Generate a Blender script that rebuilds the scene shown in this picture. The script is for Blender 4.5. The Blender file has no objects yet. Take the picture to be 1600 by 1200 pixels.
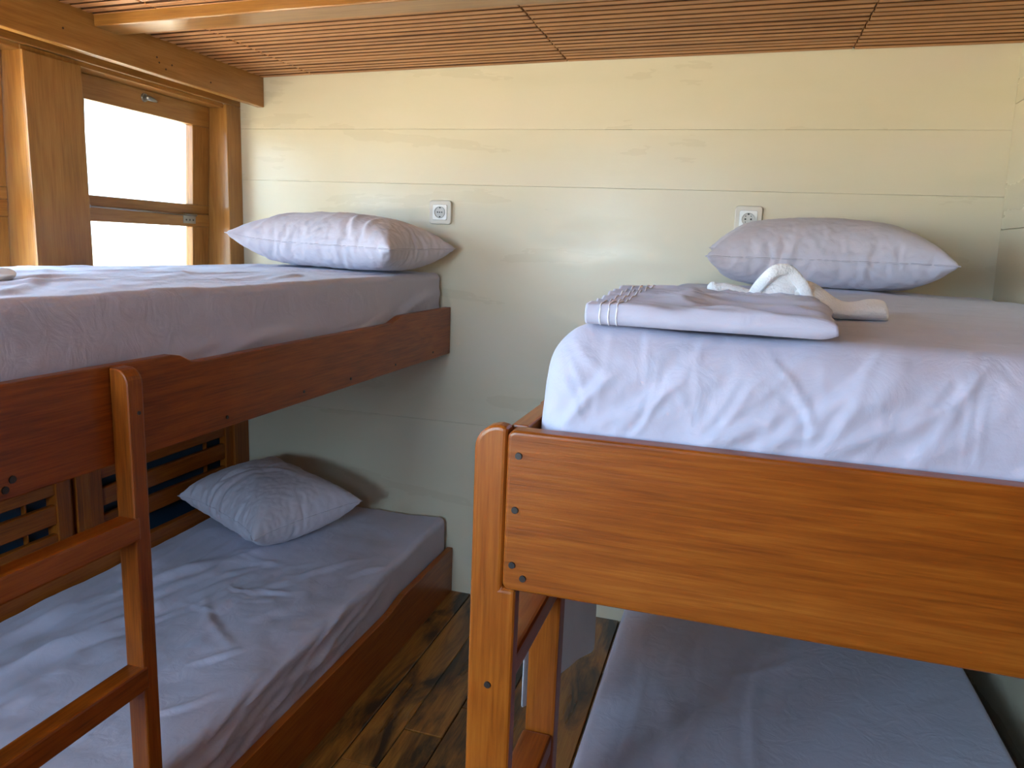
import bpy, bmesh, math, random
import numpy as np
from mathutils import Matrix, Vector, Euler

SC = bpy.context.scene
COL = SC.collection
random.seed(7)

# ------------------------------------------------------------------ camera, world, light, exposure
CAM_H = 1.4688
YAW, PITCH, ROLL, FPX = 0.288534, 0.182281, -0.0395683, 1158.86
def cam_axes():
    Rz = Matrix.Rotation(YAW, 3, 'Z'); Rx = Matrix.Rotation(-PITCH, 3, 'X'); Ry = Matrix.Rotation(ROLL, 3, 'Y')
    return Rz @ Rx @ Ry
_R = cam_axes()
_right, _fwd, _up = _R.col[0], _R.col[1], _R.col[2]
cam_data = bpy.data.cameras.new('camera')
cam = bpy.data.objects.new('camera', cam_data)
COL.objects.link(cam)
m4 = Matrix((( _right[0], _up[0], -_fwd[0], 0.0), (_right[1], _up[1], -_fwd[1], 0.0), (_right[2], _up[2], -_fwd[2], CAM_H), (0, 0, 0, 1)))
cam.matrix_world = m4
cam_data.sensor_width = 36.0
cam_data.lens = 36.0 * FPX / 1600.0
cam_data.clip_start = 0.02
SC.camera = cam

world = bpy.data.worlds.new('sky')
SC.world = world
world.use_nodes = True
bg = world.node_tree.nodes['Background']
bg.inputs['Color'].default_value = (0.48, 0.725, 1.0, 1)
bg.inputs['Strength'].default_value = 9.0
sun_data = bpy.data.lights.new('sun', 'SUN')
sun_data.energy = 34.0; sun_data.color = (1.0, 0.92, 0.80); sun_data.angle = 0.01
sun = bpy.data.objects.new('sun', sun_data)
sun.rotation_euler = Vector((0.16, 0.20, -1.0)).to_track_quat('-Z', 'Y').to_euler()
COL.objects.link(sun)

def area_light(name, loc, rot, sx, sy, portal=False, energy=0.0, color=(1, 1, 1)):
    l = bpy.data.lights.new(name, 'AREA')
    l.shape = 'RECTANGLE'; l.size = sx; l.size_y = sy
    l.energy = energy; l.color = color
    if portal: l.cycles.is_portal = True
    o = bpy.data.objects.new(name, l)
    o.location = loc; o.rotation_euler = rot
    COL.objects.link(o)
    return o
# openings that let the daylight in (sampling portals for the sky, they give off nothing)
WIN_Y = [(2.02, 2.705), (1.10, 1.79), (0.16, 0.87), (-0.74, -0.06)]
for k, (a, b) in enumerate(WIN_Y):
    area_light('daylight_portal', (-2.26, (a + b) / 2, 1.62), (0, -math.pi / 2, 0), 0.80, b - a, portal=True)
DOOR_X = (-1.45, -0.75); FRONT_Y = -0.95; DOOR_Z = 2.0; LIGHT_BLOCK_Z = 1.00
FW_X = (-0.36, -0.06); FW_Z = (1.64, 1.92)
area_light('daylight_portal', ((DOOR_X[0] + DOOR_X[1]) / 2, FRONT_Y - 0.10, (LIGHT_BLOCK_Z + DOOR_Z) / 2), (math.pi / 2, 0, math.pi), DOOR_X[1] - DOOR_X[0], DOOR_Z - LIGHT_BLOCK_Z, portal=True)
area_light('daylight_portal', ((FW_X[0] + FW_X[1]) / 2, FRONT_Y - 0.10, (FW_Z[0] + FW_Z[1]) / 2), (math.pi / 2, 0, math.pi), FW_X[1] - FW_X[0], FW_Z[1] - FW_Z[0], portal=True)

SC.view_settings.view_transform = 'Standard'
SC.view_settings.look = 'None'
SC.view_settings.exposure = 1.70
SC.view_settings.gamma = 1.0
SC.view_settings.use_curve_mapping = False
SC.cycles.max_bounces = 14
SC.cycles.diffuse_bounces = 8
SC.cycles.glossy_bounces = 4
SC.cycles.transparent_max_bounces = 12
SC.cycles.sample_clamp_indirect = 5.0
SC.cycles.use_guiding = True
SC.cycles.use_surface_guiding = True
SC.cycles.guiding_training_samples = 64
SC.cycles.use_denoising = True
try:
    SC.cycles.denoiser = 'OPENIMAGEDENOISE'
except Exception:
    pass

# ------------------------------------------------------------------ materials
MATS = {}
def new_mat(name):
    m = bpy.data.materials.new(name); m.use_nodes = True
    nt = m.node_tree
    b = nt.nodes['Principled BSDF']
    return m, nt, b
def N(nt, kind, **kw):
    n = nt.nodes.new(kind)
    for k, v in kw.items(): setattr(n, k, v)
    return n
def setin(n, **kw):
    for k, v in kw.items(): n.inputs[k.replace('_', ' ')].default_value = v
def ramp(nt, stops):
    r = N(nt, 'ShaderNodeValToRGB')
    e = r.color_ramp.elements
    while len(e) < len(stops): e.new(0.5)
    for i, (p, c) in enumerate(stops):
        e[i].position = p; e[i].color = (c[0], c[1], c[2], 1)
    return r
def math_n(nt, op, a=None, b=None):
    n = N(nt, 'ShaderNodeMath', operation=op)
    for i, v in enumerate((a, b)):
        if v is None: continue
        if isinstance(v, (int, float)): n.inputs[i].default_value = v
        else: nt.links.new(v, n.inputs[i])
    return n.outputs[0]

def wood(name, dark, mid, light, axis='x', rough=0.32, coat=0.25, ring=9.0, fine=1.0, bump=0.15, vary=0.12, stain=None):
    """varnished wood, grain along one local axis"""
    key = (name, axis)
    if key in MATS: return MATS[key]
    m, nt, b = new_mat(name + '_' + axis)
    L = nt.links.new
    tc = N(nt, 'ShaderNodeTexCoord'); oi = N(nt, 'ShaderNodeObjectInfo')
    off = N(nt, 'ShaderNodeVectorMath', operation='SCALE'); off.inputs[0].default_value = (13.1, 7.7, 5.3)
    L(oi.outputs['Random'], off.inputs['Scale'])
    add = N(nt, 'ShaderNodeVectorMath', operation='ADD'); L(tc.outputs['Object'], add.inputs[0]); L(off.outputs[0], add.inputs[1])
    def stretched(along, across):
        mp = N(nt, 'ShaderNodeMapping')
        s = [across] * 3; s['xyz'.index(axis)] = along
        mp.inputs['Scale'].default_value = s
        L(add.outputs[0], mp.inputs['Vector'])
        return mp.outputs[0]
    n1 = N(nt, 'ShaderNodeTexNoise'); setin(n1, Scale=1.0, Detail=2.0, Distortion=0.6); L(stretched(0.9, 5.0), n1.inputs['Vector'])
    rings = math_n(nt, 'SINE', math_n(nt, 'MULTIPLY', n1.outputs['Fac'], ring * 6.28))
    n2 = N(nt, 'ShaderNodeTexNoise'); setin(n2, Scale=1.0, Detail=4.0, Roughness=0.65); L(stretched(9.0, 240.0), n2.inputs['Vector'])
    n5 = N(nt, 'ShaderNodeTexNoise'); setin(n5, Scale=1.0, Detail=3.0, Roughness=0.6); L(stretched(6.0, 85.0), n5.inputs['Vector'])
    n3 = N(nt, 'ShaderNodeTexNoise'); setin(n3, Scale=1.0, Detail=3.0); L(stretched(1.6, 14.0), n3.inputs['Vector'])
    v = math_n(nt, 'MULTIPLY', rings, 0.055)
    v = math_n(nt, 'ADD', v, math_n(nt, 'MULTIPLY', math_n(nt, 'SUBTRACT', n5.outputs['Fac'], 0.5), 0.75))
    v = math_n(nt, 'ADD', v, math_n(nt, 'MULTIPLY', math_n(nt, 'SUBTRACT', n2.outputs['Fac'], 0.5), 0.9 * fine))
    v = math_n(nt, 'ADD', v, math_n(nt, 'MULTIPLY', math_n(nt, 'SUBTRACT', n3.outputs['Fac'], 0.5), 0.45))
    v = math_n(nt, 'ADD', v, math_n(nt, 'MULTIPLY', math_n(nt, 'SUBTRACT', oi.outputs['Random'], 0.5), vary * 2))
    v = math_n(nt, 'ADD', v, 0.5)
    r = ramp(nt, [(0.12, dark), (0.5, mid), (0.88, light)]); L(v, r.inputs['Fac'])
    col = r.outputs['Color']
    if stain:
        n4 = N(nt, 'ShaderNodeTexNoise'); setin(n4, Scale=1.0, Detail=5.0, Roughness=0.6, Distortion=1.0); L(stretched(2.2, 9.0), n4.inputs['Vector'])
        rs = ramp(nt, [(0.45, (0, 0, 0)), (0.62, (1, 1, 1))]); L(n4.outputs['Fac'], rs.inputs['Fac'])
        mx = N(nt, 'ShaderNodeMix', data_type='RGBA'); L(rs.outputs['Color'], mx.inputs['Factor']); L(col, mx.inputs['A']); mx.inputs['B'].default_value = (*stain, 1)
        col = mx.outputs['Result']
    L(col, b.inputs['Base Color'])
    rr = N(nt, 'ShaderNodeMapRange'); setin(rr, To_Min=rough - 0.06, To_Max=rough + 0.10); L(n3.outputs['Fac'], rr.inputs['Value']); L(rr.outputs[0], b.inputs['Roughness'])
    b.inputs['Specular IOR Level'].default_value = 0.32; b.inputs['Coat Weight'].default_value = coat; b.inputs['Coat Roughness'].default_value = 0.12
    bp = N(nt, 'ShaderNodeBump'); setin(bp, Strength=bump, Distance=0.002); L(n2.outputs['Fac'], bp.inputs['Height']); L(bp.outputs[0], b.inputs['Normal'])
    MATS[key] = m
    return m
def bedwood(ax): return wood('reddish_varnished_wood', (0.16, 0.033, 0.003), (0.285, 0.068, 0.005), (0.385, 0.110, 0.010), ax, rough=0.36, coat=0.16)
def framewood(ax): return wood('honey_varnished_wood', (0.19, 0.075, 0.014), (0.31, 0.135, 0.028), (0.40, 0.19, 0.048), ax, rough=0.30, coat=0.35, ring=7, fine=0.7, bump=0.06)
def ceilwood(ax): return wood('ceiling_slat_wood', (0.30, 0.120, 0.038), (0.47, 0.205, 0.070), (0.56, 0.27, 0.105), ax, rough=0.45, coat=0.1, ring=5, bump=0.1, vary=0.16)
def floorwood(ax): return wood('worn_floor_wood', (0.12, 0.042, 0.006), (0.27, 0.105, 0.015), (0.37, 0.165, 0.030), ax, rough=0.28, coat=0.3, ring=5, vary=0.2, stain=(0.035, 0.017, 0.006))
def darkwood(ax): return wood('dark_backing_wood', (0.03, 0.012, 0.006), (0.07, 0.03, 0.012), (0.1, 0.045, 0.02), ax, rough=0.5, coat=0.0)

def simple(name, col, rough=0.5, metal=0.0, spec=0.5, bump=None, coat=0.0):
    if name in MATS: return MATS[name]
    m, nt, b = new_mat(name)
    L = nt.links.new
    tc = N(nt, 'ShaderNodeTexCoord')
    n = N(nt, 'ShaderNodeTexNoise'); setin(n, Scale=18.0, Detail=3.0); L(tc.outputs['Object'], n.inputs['Vector'])
    r = ramp(nt, [(0.3, tuple(c * 0.92 for c in col)), (0.7, tuple(min(1, c * 1.05) for c in col))]); L(n.outputs['Fac'], r.inputs['Fac'])
    L(r.outputs['Color'], b.inputs['Base Color'])
    b.inputs['Roughness'].default_value = rough; b.inputs['Metallic'].default_value = metal
    b.inputs['Specular IOR Level'].default_value = spec; b.inputs['Coat Weight'].default_value = coat
    if bump:
        n2 = N(nt, 'ShaderNodeTexNoise'); setin(n2, Scale=bump[0], Detail=4.0); L(tc.outputs['Object'], n2.inputs['Vector'])
        bp = N(nt, 'ShaderNodeBump'); setin(bp, Strength=bump[1], Distance=bump[2]); L(n2.outputs['Fac'], bp.inputs['Height']); L(bp.outputs[0], b.inputs['Normal'])
    MATS[name] = m
    return m

def wall_paint():
    if 'cream_wall_paint' in MATS: return MATS['cream_wall_paint']
    m, nt, b = new_mat('cream_wall_paint')
    L = nt.links.new
    tc = N(nt, 'ShaderNodeTexCoord')
    mp = N(nt, 'ShaderNodeMapping'); mp.inputs['Scale'].default_value = (1.1, 1.1, 5.5); L(tc.outputs['Object'], mp.inputs['Vector'])
    n = N(nt, 'ShaderNodeTexNoise'); setin(n, Scale=1.2, Detail=5.0, Roughness=0.55, Distortion=0.15); L(mp.outputs[0], n.inputs['Vector'])
    r = ramp(nt, [(0.30, (0.655, 0.590, 0.415)), (0.55, (0.675, 0.610, 0.44)), (0.75, (0.685, 0.605, 0.455))]); L(n.outputs['Fac'], r.inputs['Fac'])
    L(r.outputs['Color'], b.inputs['Base Color'])
    rr = N(nt, 'ShaderNodeMapRange'); setin(rr, From_Min=0.25, From_Max=0.75, To_Min=0.18, To_Max=0.46); L(n.outputs['Fac'], rr.inputs['Value']); L(rr.outputs[0], b.inputs['Roughness'])
    mp2 = N(nt, 'ShaderNodeMapping'); mp2.inputs['Scale'].default_value = (2.0, 2.0, 9.0); L(tc.outputs['Object'], mp2.inputs['Vector'])
    n2 = N(nt, 'ShaderNodeTexNoise'); setin(n2, Scale=1.6, Detail=6.0, Roughness=0.55, Distortion=0.4); L(mp2.outputs[0], n2.inputs['Vector'])
    bp = N(nt, 'ShaderNodeBump'); setin(bp, Strength=0.13, Distance=0.006); L(n2.outputs['Fac'], bp.inputs['Height']); L(bp.outputs[0], b.inputs['Normal'])
    b.inputs['Specular IOR Level'].default_value = 0.42
    MATS['cream_wall_paint'] = m
    return m

def cloth(name, col, weave=1.0, rough=0.85, terry=False):
    if name in MATS: return MATS[name]
    m, nt, b = new_mat(name)
    L = nt.links.new
    tc = N(nt, 'ShaderNodeTexCoord')
    n = N(nt, 'ShaderNodeTexNoise'); setin(n, Scale=7.0, Detail=4.0); L(tc.outputs['Object'], n.inputs['Vector'])
    r = ramp(nt, [(0.3, tuple(c * 0.95 for c in col)), (0.7, col)]); L(n.outputs['Fac'], r.inputs['Fac'])
    L(r.outputs['Color'], b.inputs['Base Color'])
    b.inputs['Roughness'].default_value = rough
    b.inputs['Specular IOR Level'].default_value = 0.25
    b.inputs['Sheen Weight'].default_value = 0.15 if not terry else 0.4
    n2 = N(nt, 'ShaderNodeTexNoise')
    if terry: setin(n2, Scale=330.0, Detail=2.0)
    else: setin(n2, Scale=450.0, Detail=2.0)
    mp = N(nt, 'ShaderNodeMapping'); mp.inputs['Scale'].default_value = (1, 1, 1) if terry else (1.0, 0.35, 1.0)
    L(tc.outputs['Object'], mp.inputs['Vector']); L(mp.outputs[0], n2.inputs['Vector'])
    n3 = N(nt, 'ShaderNodeTexNoise'); setin(n3, Scale=16.0, Detail=5.0, Roughness=0.5, Distortion=1.4); L(tc.outputs['Object'], n3.inputs['Vector'])
    bp1 = N(nt, 'ShaderNodeBump'); setin(bp1, Strength=0.22 * weave, Distance=0.012); L(n3.outputs['Fac'], bp1.inputs['Height'])
    bp = N(nt, 'ShaderNodeBump'); setin(bp, Strength=(0.5 if terry else 0.10) * weave, Distance=0.004 if terry else 0.001); L(n2.outputs['Fac'], bp.inputs['Height']); L(bp1.outputs[0], bp.inputs['Normal'])
    L(bp.outputs[0], b.inputs['Normal'])
    MATS[name] = m
    return m
SHEET = lambda: cloth('lavender_white_cotton', (0.52, 0.52, 0.63))
PILLOW = lambda: cloth('pale_cotton_pillowcase', (0.60, 0.565, 0.625))
TERRY = lambda: cloth('white_terry', (0.88, 0.87, 0.84), terry=True)

def glass_mat(name='clear_glass', t=0.95):
    if name in MATS: return MATS[name]
    m = bpy.data.materials.new(name); m.use_nodes = True
    nt = m.node_tree; nt.nodes.clear(); L = nt.links.new
    out = N(nt, 'ShaderNodeOutputMaterial'); mix = N(nt, 'ShaderNodeMixShader')
    tr = N(nt, 'ShaderNodeBsdfTransparent'); tr.inputs['Color'].default_value = (t, t * 1.01, t, 1)
    gl = N(nt, 'ShaderNodeBsdfGlossy'); gl.inputs['Roughness'].default_value = 0.02
    fr = N(nt, 'ShaderNodeLayerWeight')
    fac = math_n(nt, 'ADD', math_n(nt, 'MULTIPLY', math_n(nt, 'POWER', fr.outputs['Facing'], 5.0), 0.8), 0.04)
    L(fac, mix.inputs['Fac']); L(tr.outputs[0], mix.inputs[1]); L(gl.outputs[0], mix.inputs[2]); L(mix.outputs[0], out.inputs['Surface'])
    MATS[name] = m
    return m

# ------------------------------------------------------------------ builders
def wloc(o):
    v = Vector((0, 0, 0))
    while o is not None:
        v = v + Vector(o.location); o = o.parent
    return v
def link(name, me, mat=None, parent=None, loc=(0, 0, 0), smooth=False):
    """loc is in world space; parents are never rotated"""
    o = bpy.data.objects.new(name, me); COL.objects.link(o)
    o.location = Vector(loc) - (wloc(parent) if parent else Vector((0, 0, 0)))
    if parent: o.parent = parent
    if mat is not None and len(me.materials) == 0: me.materials.append(mat)
    if smooth:
        for p in me.polygons: p.use_smooth = True
    return o
def empty(name, loc, parent=None):
    o = bpy.data.objects.new(name, None); COL.objects.link(o)
    o.empty_display_size = 0.05
    o.location = Vector(loc) - (wloc(parent) if parent else Vector((0, 0, 0)))
    if parent: o.parent = parent
    return o
def tag(o, label=None, cat=None, group=None, kind=None):
    if label: o['label'] = label
    if cat: o['category'] = cat
    if group: o['group'] = group
    if kind: o['kind'] = kind
    return o
def mesh_from(name, verts, faces, mat=None, smooth=False):
    me = bpy.data.meshes.new(name); me.from_pydata([tuple(v) for v in verts], [], faces); me.update()
    if mat: me.materials.append(mat)
    if smooth:
        for p in me.polygons: p.use_smooth = True
    return me
def bevel_bm(bm, w, seg=2):
    if w > 0:
        bmesh.ops.bevel(bm, geom=list(bm.edges), offset=w, segments=seg, profile=0.6, affect='EDGES', clamp_overlap=True)
def box_mesh(name, size, mat, bev=0.003, seg=2):
    bm = bmesh.new(); bmesh.ops.create_cube(bm, size=1.0)
    for v in bm.verts: v.co = Vector((v.co.x * size[0], v.co.y * size[1], v.co.z * size[2]))
    bevel_bm(bm, bev, seg)
    me = bpy.data.meshes.new(name); bm.to_mesh(me); bm.free()
    me.materials.append(mat)
    return me
def box(name, lo, hi, mat, parent=None, bev=0.003, seg=2):
    c = [(a + b) / 2 for a, b in zip(lo, hi)]; s = [abs(b - a) for a, b in zip(lo, hi)]
    return link(name, box_mesh(name, s, mat, bev, seg), None, parent, c)
def prism(name, poly, axis, a, b, mat, parent=None, bev=0.003, seg=2):
    """poly in the two other axes (in xyz order), extruded along axis from a to b"""
    ps = [np.array(p, float) for p in poly]
    c2 = sum(ps) / len(ps); ca = (a + b) / 2
    def mk(p, t):
        q = [p[0] - c2[0], p[1] - c2[1]]; q.insert('xyz'.index(axis), t - ca); return q
    bm = bmesh.new()
    va = [bm.verts.new(mk(p, a)) for p in ps]; vb = [bm.verts.new(mk(p, b)) for p in ps]
    n = len(ps)
    bm.faces.new(va); bm.faces.new(vb[::-1])
    for i in range(n): bm.faces.new((va[i], vb[i], vb[(i + 1) % n], va[(i + 1) % n]))
    bmesh.ops.recalc_face_normals(bm, faces=list(bm.faces))
    if bev > 0:
        es = [e for e in bm.edges if len(e.link_faces) == 2 and e.calc_face_angle(0) > 0.6]
        bmesh.ops.bevel(bm, geom=es, offset=bev, segments=seg, profile=0.6, affect='EDGES', clamp_overlap=True)
    me = bpy.data.meshes.new(name); bm.to_mesh(me); bm.free(); me.materials.append(mat)
    loc = [c2[0], c2[1]]; loc.insert('xyz'.index(axis), ca)
    return link(name, me, None, parent, loc)
def disc(name, c, r, axis, depth, mat, parent, seg=14):
    bm = bmesh.new(); bmesh.ops.create_cone(bm, cap_ends=True, segments=seg, radius1=r, radius2=r * 0.9, depth=depth)
    M = {'x': Matrix.Rotation(math.pi / 2, 3, 'Y'), 'y': Matrix.Rotation(math.pi / 2, 3, 'X'), 'z': Matrix.Identity(3)}[axis]
    bmesh.ops.rotate(bm, cent=(0, 0, 0), matrix=M, verts=bm.verts)
    me = bpy.data.meshes.new(name); bm.to_mesh(me); bm.free(); me.materials.append(mat)
    return link(name, me, None, parent, c)
def tube(name, pts, r, mat, parent=None, seg=10):
    pts = [Vector(p) for p in pts]; o0 = pts[0]
    bm = bmesh.new(); rings = []
    for i, p in enumerate(pts):
        t = (pts[min(i + 1, len(pts) - 1)] - pts[max(i - 1, 0)]).normalized()
        u = t.cross(Vector((0, 0, 1)) if abs(t.z) < 0.9 else Vector((1, 0, 0))).normalized(); w = t.cross(u)
        rr = r[i] if isinstance(r, (list, tuple)) else r
        rings.append([bm.verts.new(p - o0 + u * rr * math.cos(a) + w * rr * math.sin(a)) for a in [2 * math.pi * k / seg for k in range(seg)]])
    for a, b in zip(rings, rings[1:]):
        for k in range(seg): bm.faces.new((a[k], a[(k + 1) % seg], b[(k + 1) % seg], b[k]))
    bm.faces.new(rings[0][::-1]); bm.faces.new(rings[-1])
    bmesh.ops.recalc_face_normals(bm, faces=list(bm.faces))
    me = bpy.data.meshes.new(name); bm.to_mesh(me); bm.free(); me.materials.append(mat)
    return link(name, me, None, parent, o0, smooth=True)

# ------------------------------------------------------------------ noise and creases for cloth
def vnoise(p, seed=0):
    """smooth value noise on an (n,2) or (n,3) array"""
    p = np.asarray(p, float); d = p.shape[1]
    i = np.floor(p).astype(np.int64); f = p - i; f = f * f * f * (f * (f * 6 - 15) + 10)
    out = np.zeros(len(p))
    for c in range(2 ** d):
        bits = [(c >> k) & 1 for k in range(d)]
        h = np.full(len(p), seed * 7919 + 17, dtype=np.int64); w = np.ones(len(p))
        for k in range(d):
            h = (h * 1103515245 + (i[:, k] + bits[k]) * 374761393 + 12345) & 0x7fffffff
            h = h ^ (h >> 13)
            w = w * (f[:, k] if bits[k] else 1 - f[:, k])
        h = (h * 1274126177) & 0x7fffffff
        out += w * ((h & 0xffff) / 65535.0)
    return out * 2 - 1
def fbm(p, seed=0, oct=3):
    a, s, t = 1.0, 0.0, np.zeros(len(p))
    for k in range(oct):
        t += a * vnoise(np.asarray(p) * (2 ** k), seed + k * 31); s += a; a *= 0.5
    return t / s
def creases(uv, segs):
    """segs: (u0,v0,u1,v1,width,height); a ridge with a shallow trough beside it"""
    h = np.zeros(len(uv))
    for (u0, v0, u1, v1, w, a) in segs:
        d = np.array([u1 - u0, v1 - v0]); L = np.linalg.norm(d); d = d / L; n = np.array([-d[1], d[0]])
        q = uv - np.array([u0, v0]); s = q @ d; t = q @ n
        bow = 0.06 * L * np.sin(math.pi * np.clip(s / L, 0, 1)) * (1 if (u0 * 37 + v1 * 91) % 2 > 1 else -1)
        t = t - bow
        k = np.clip(s / L, -0.2, 1.2)
        tap = np.clip(np.sin(math.pi * np.clip(k, 0, 1)), 0, 1) ** 0.6
        h += a * tap * (np.exp(-(t / w) ** 2) - 0.45 * np.exp(-((t - 1.7 * w) / (1.3 * w)) ** 2))
    return h
def rand_creases(n, lo, hi, ang, spread, length, w, a, seed):
    r = np.random.RandomState(seed); out = []
    for _ in range(n):
        c = np.array([r.uniform(lo[0], hi[0]), r.uniform(lo[1], hi[1])]); t = ang + r.normal(0, spread)
        l = length * r.uniform(0.4, 1.3); d = np.array([math.cos(t), math.sin(t)]) * l / 2
        out.append((c[0] - d[0], c[1] - d[1], c[0] + d[0], c[1] + d[1], w * r.uniform(0.6, 1.5), a * r.uniform(0.3, 1.2)))
    return out

def rounded_box(lo, hi, r, step):
    """vertices and faces of a box with rounded edges, on a grid of the given step"""
    lo = np.array(lo, float); hi = np.array(hi, float); size = hi - lo
    vid = {}; V = []; F = []
    step = step if isinstance(step, tuple) else (step,) * 3
    n = [max(2, int(round(s / st))) for s, st in zip(size, step)]
    def axis_pts(k):
        t = np.linspace(0, 1, n[k] + 1)
        return lo[k] + t * size[k]
    A = [axis_pts(k) for k in range(3)]
    # denser rows in the rounded rim
    for k in range(3):
        extra = [lo[k] + r * f for f in (0.15, 0.35, 0.6, 1.0)] + [hi[k] - r * f for f in (0.15, 0.35, 0.6, 1.0)]
        A[k] = np.array(sorted(set(np.round(np.concatenate([A[k], extra]), 5))))
    def vert(p):
        key = tuple(np.round(p, 5))
        if key not in vid:
            vid[key] = len(V); V.append(p)
        return vid[key]
    for k in range(3):
        a, b = [(1, 2), (0, 2), (0, 1)][k]
        for s, val in ((0, lo[k]), (1, hi[k])):
            if k == 2 and s == 0:
                pass
            ids = {}
            for i, u in enumerate(A[a]):
                for j, v in enumerate(A[b]):
                    p = np.zeros(3); p[k] = val; p[a] = u; p[b] = v; ids[i, j] = vert(p)
            for i in range(len(A[a]) - 1):
                for j in range(len(A[b]) - 1):
                    q = [ids[i, j], ids[i + 1, j], ids[i + 1, j + 1], ids[i, j + 1]]
                    flip = (s == 0) ^ (k == 1)
                    F.append(q[::-1] if flip else q)
    V = np.array(V)
    Q = np.clip(V, lo + r, hi - r); D = V - Q; ln = np.linalg.norm(D, axis=1, keepdims=True)
    Nn = D / np.maximum(ln, 1e-9)
    P = Q + Nn * r
    return P, Nn, F

def mattress(name, lo, hi, r, step, dispf, base, label, cat='mattress', group=None):
    P, Nn, F = rounded_box(lo, hi, r, step)
    P2 = dispf(P.copy(), Nn)
    me = mesh_from(name, P2 - np.array(base), F, SHEET(), True)
    o = link(name, me, None, None, base)
    tag(o, label, cat, group)
    return o

# ------------------------------------------------------------------ room shell
XL, XR, YB = -2.07, 0.80, 2.80
def ceil_z(x):
    t = x + 1.954
    return 2.117 + 0.0229 * t - 0.0036 * t * t
def xr_at(z): return 0.774 + 0.034 * (2.15 - z)

# floor of long planks
floor = box('floor', (-2.40, FRONT_Y - 0.05, -0.10), (0.95, YB + 0.05, -0.022), darkwood('y'), None, 0.0)
tag(floor, 'dark floor of worn brown wooden planks between the bunks', None, kind='structure')
edges = [-2.40, -2.27, -2.13, -1.98, -1.84, -1.70, -1.55, -1.41, -1.27, -1.12, -0.979, -0.862, -0.735, -0.60, -0.475, -0.34, -0.20, -0.07, 0.07, 0.21, 0.35, 0.49, 0.63, 0.78, 0.95]
rr = random.Random(3)
for a, b in zip(edges, edges[1:]):
    cut = rr.uniform(0.2, 2.3)
    for (y0, y1) in ((FRONT_Y - 0.05, cut), (cut, YB + 0.02)):
        dz = rr.uniform(-0.0015, 0.0015)
        box('plank', (a + 0.0012, y0 + 0.0012, -0.022), (b - 0.0012, y1 - 0.0012, dz), floorwood('y'), floor, 0.0025, 1)

# back wall of wide painted boards
wall_back = box('wall_back', (-2.40, YB + 0.02, -0.05), (0.95, YB + 0.05, 2.30), wall_paint(), None, 0.0)
tag(wall_back, 'cream painted back wall of wide horizontal boards', None, kind='structure')
seam = [(-0.02, 0.0), (0.748, 0.001), (1.693, -0.007), (1.900, -0.0075), (2.22, 0)]
for (z0, t0), (z1, t1) in zip(seam, seam[1:]):
    g = 0.0003
    poly = [(-2.24, z0 + g - t0 * -2.24 * -1), (0.93, z0 + g + t0 * 0.93), (0.93, z1 - g + t1 * 0.93), (-2.24, z1 - g + t1 * -2.24)]
    poly[0] = (-2.24, z0 + g + t0 * -2.24)
    prism('plank', poly, 'y', YB, YB + 0.02, wall_paint(), wall_back, 0.0006, 1)

# right wall leans a little inwards at the top
wall_right = prism('wall_right', [(xr_at(-0.05) + 0.02, -0.05), (xr_at(2.3) + 0.02, 2.3), (0.98, 2.3), (0.98, -0.05)], 'y', FRONT_Y - 0.05, YB + 0.05, wall_paint(), None, 0.0)
tag(wall_right, 'cream painted boarded wall beside the wide bunk', None, kind='structure')
for z0, z1 in ((-0.02, 0.42), (0.42, 0.82), (0.82, 1.20), (1.20, 1.585), (1.585, 1.972), (1.972, 2.22)):
    g = 0.0007
    prism('plank', [(xr_at(z0 + g), z0 + g), (xr_at(z0 + g) + 0.019, z0 + g), (xr_at(z1 - g) + 0.019, z1 - g), (xr_at(z1 - g), z1 - g)], 'y', 0.80, YB - 0.001, wall_paint(), wall_right, 0.0012, 1)
    prism('plank', [(xr_at(z0 + g), z0 + g), (xr_at(z0 + g) + 0.019, z0 + g), (xr_at(z1 - g) + 0.019, z1 - g), (xr_at(z1 - g), z1 - g)], 'y', FRONT_Y, 0.7985, bedwood('y'), wall_right, 0.0012, 1)  # unseen near boards, brown wood instead of cream to cut bounced light

# wall behind the camera with an open doorway, in brown wood to cut bounce
wall_front = empty('wall_front', (0, FRONT_Y, 0)); tag(wall_front, 'unseen wall in brown wood to cut bounced light, with a doorway and a small window', None, kind='structure')
box('wall_panel', (-2.40, FRONT_Y - 0.05, -0.05), (DOOR_X[0], FRONT_Y, 2.3), bedwood('z'), wall_front, 0.0)
box('wall_panel', (DOOR_X[1], FRONT_Y - 0.05, -0.05), (FW_X[0], FRONT_Y, 2.3), bedwood('z'), wall_front, 0.0)
box('wall_panel', (FW_X[1], FRONT_Y - 0.05, -0.05), (0.98, FRONT_Y, 2.3), bedwood('z'), wall_front, 0.0)
box('wall_panel', (FW_X[0], FRONT_Y - 0.05, -0.05), (FW_X[1], FRONT_Y, FW_Z[0]), bedwood('z'), wall_front, 0.0)
box('wall_panel', (FW_X[0], FRONT_Y - 0.05, FW_Z[1]), (FW_X[1], FRONT_Y, 2.3), bedwood('z'), wall_front, 0.0)
box('window_casing', (FW_X[0] - 0.05, FRONT_Y - 0.06, FW_Z[0] - 0.05), (FW_X[0], FRONT_Y + 0.015, FW_Z[1] + 0.05), framewood('z'), wall_front)
box('window_casing', (FW_X[1], FRONT_Y - 0.06, FW_Z[0] - 0.05), (FW_X[1] + 0.05, FRONT_Y + 0.015, FW_Z[1] + 0.05), framewood('z'), wall_front)
box('window_casing', (FW_X[0], FRONT_Y - 0.06, FW_Z[1]), (FW_X[1], FRONT_Y + 0.015, FW_Z[1] + 0.05), framewood('x'), wall_front)
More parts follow.
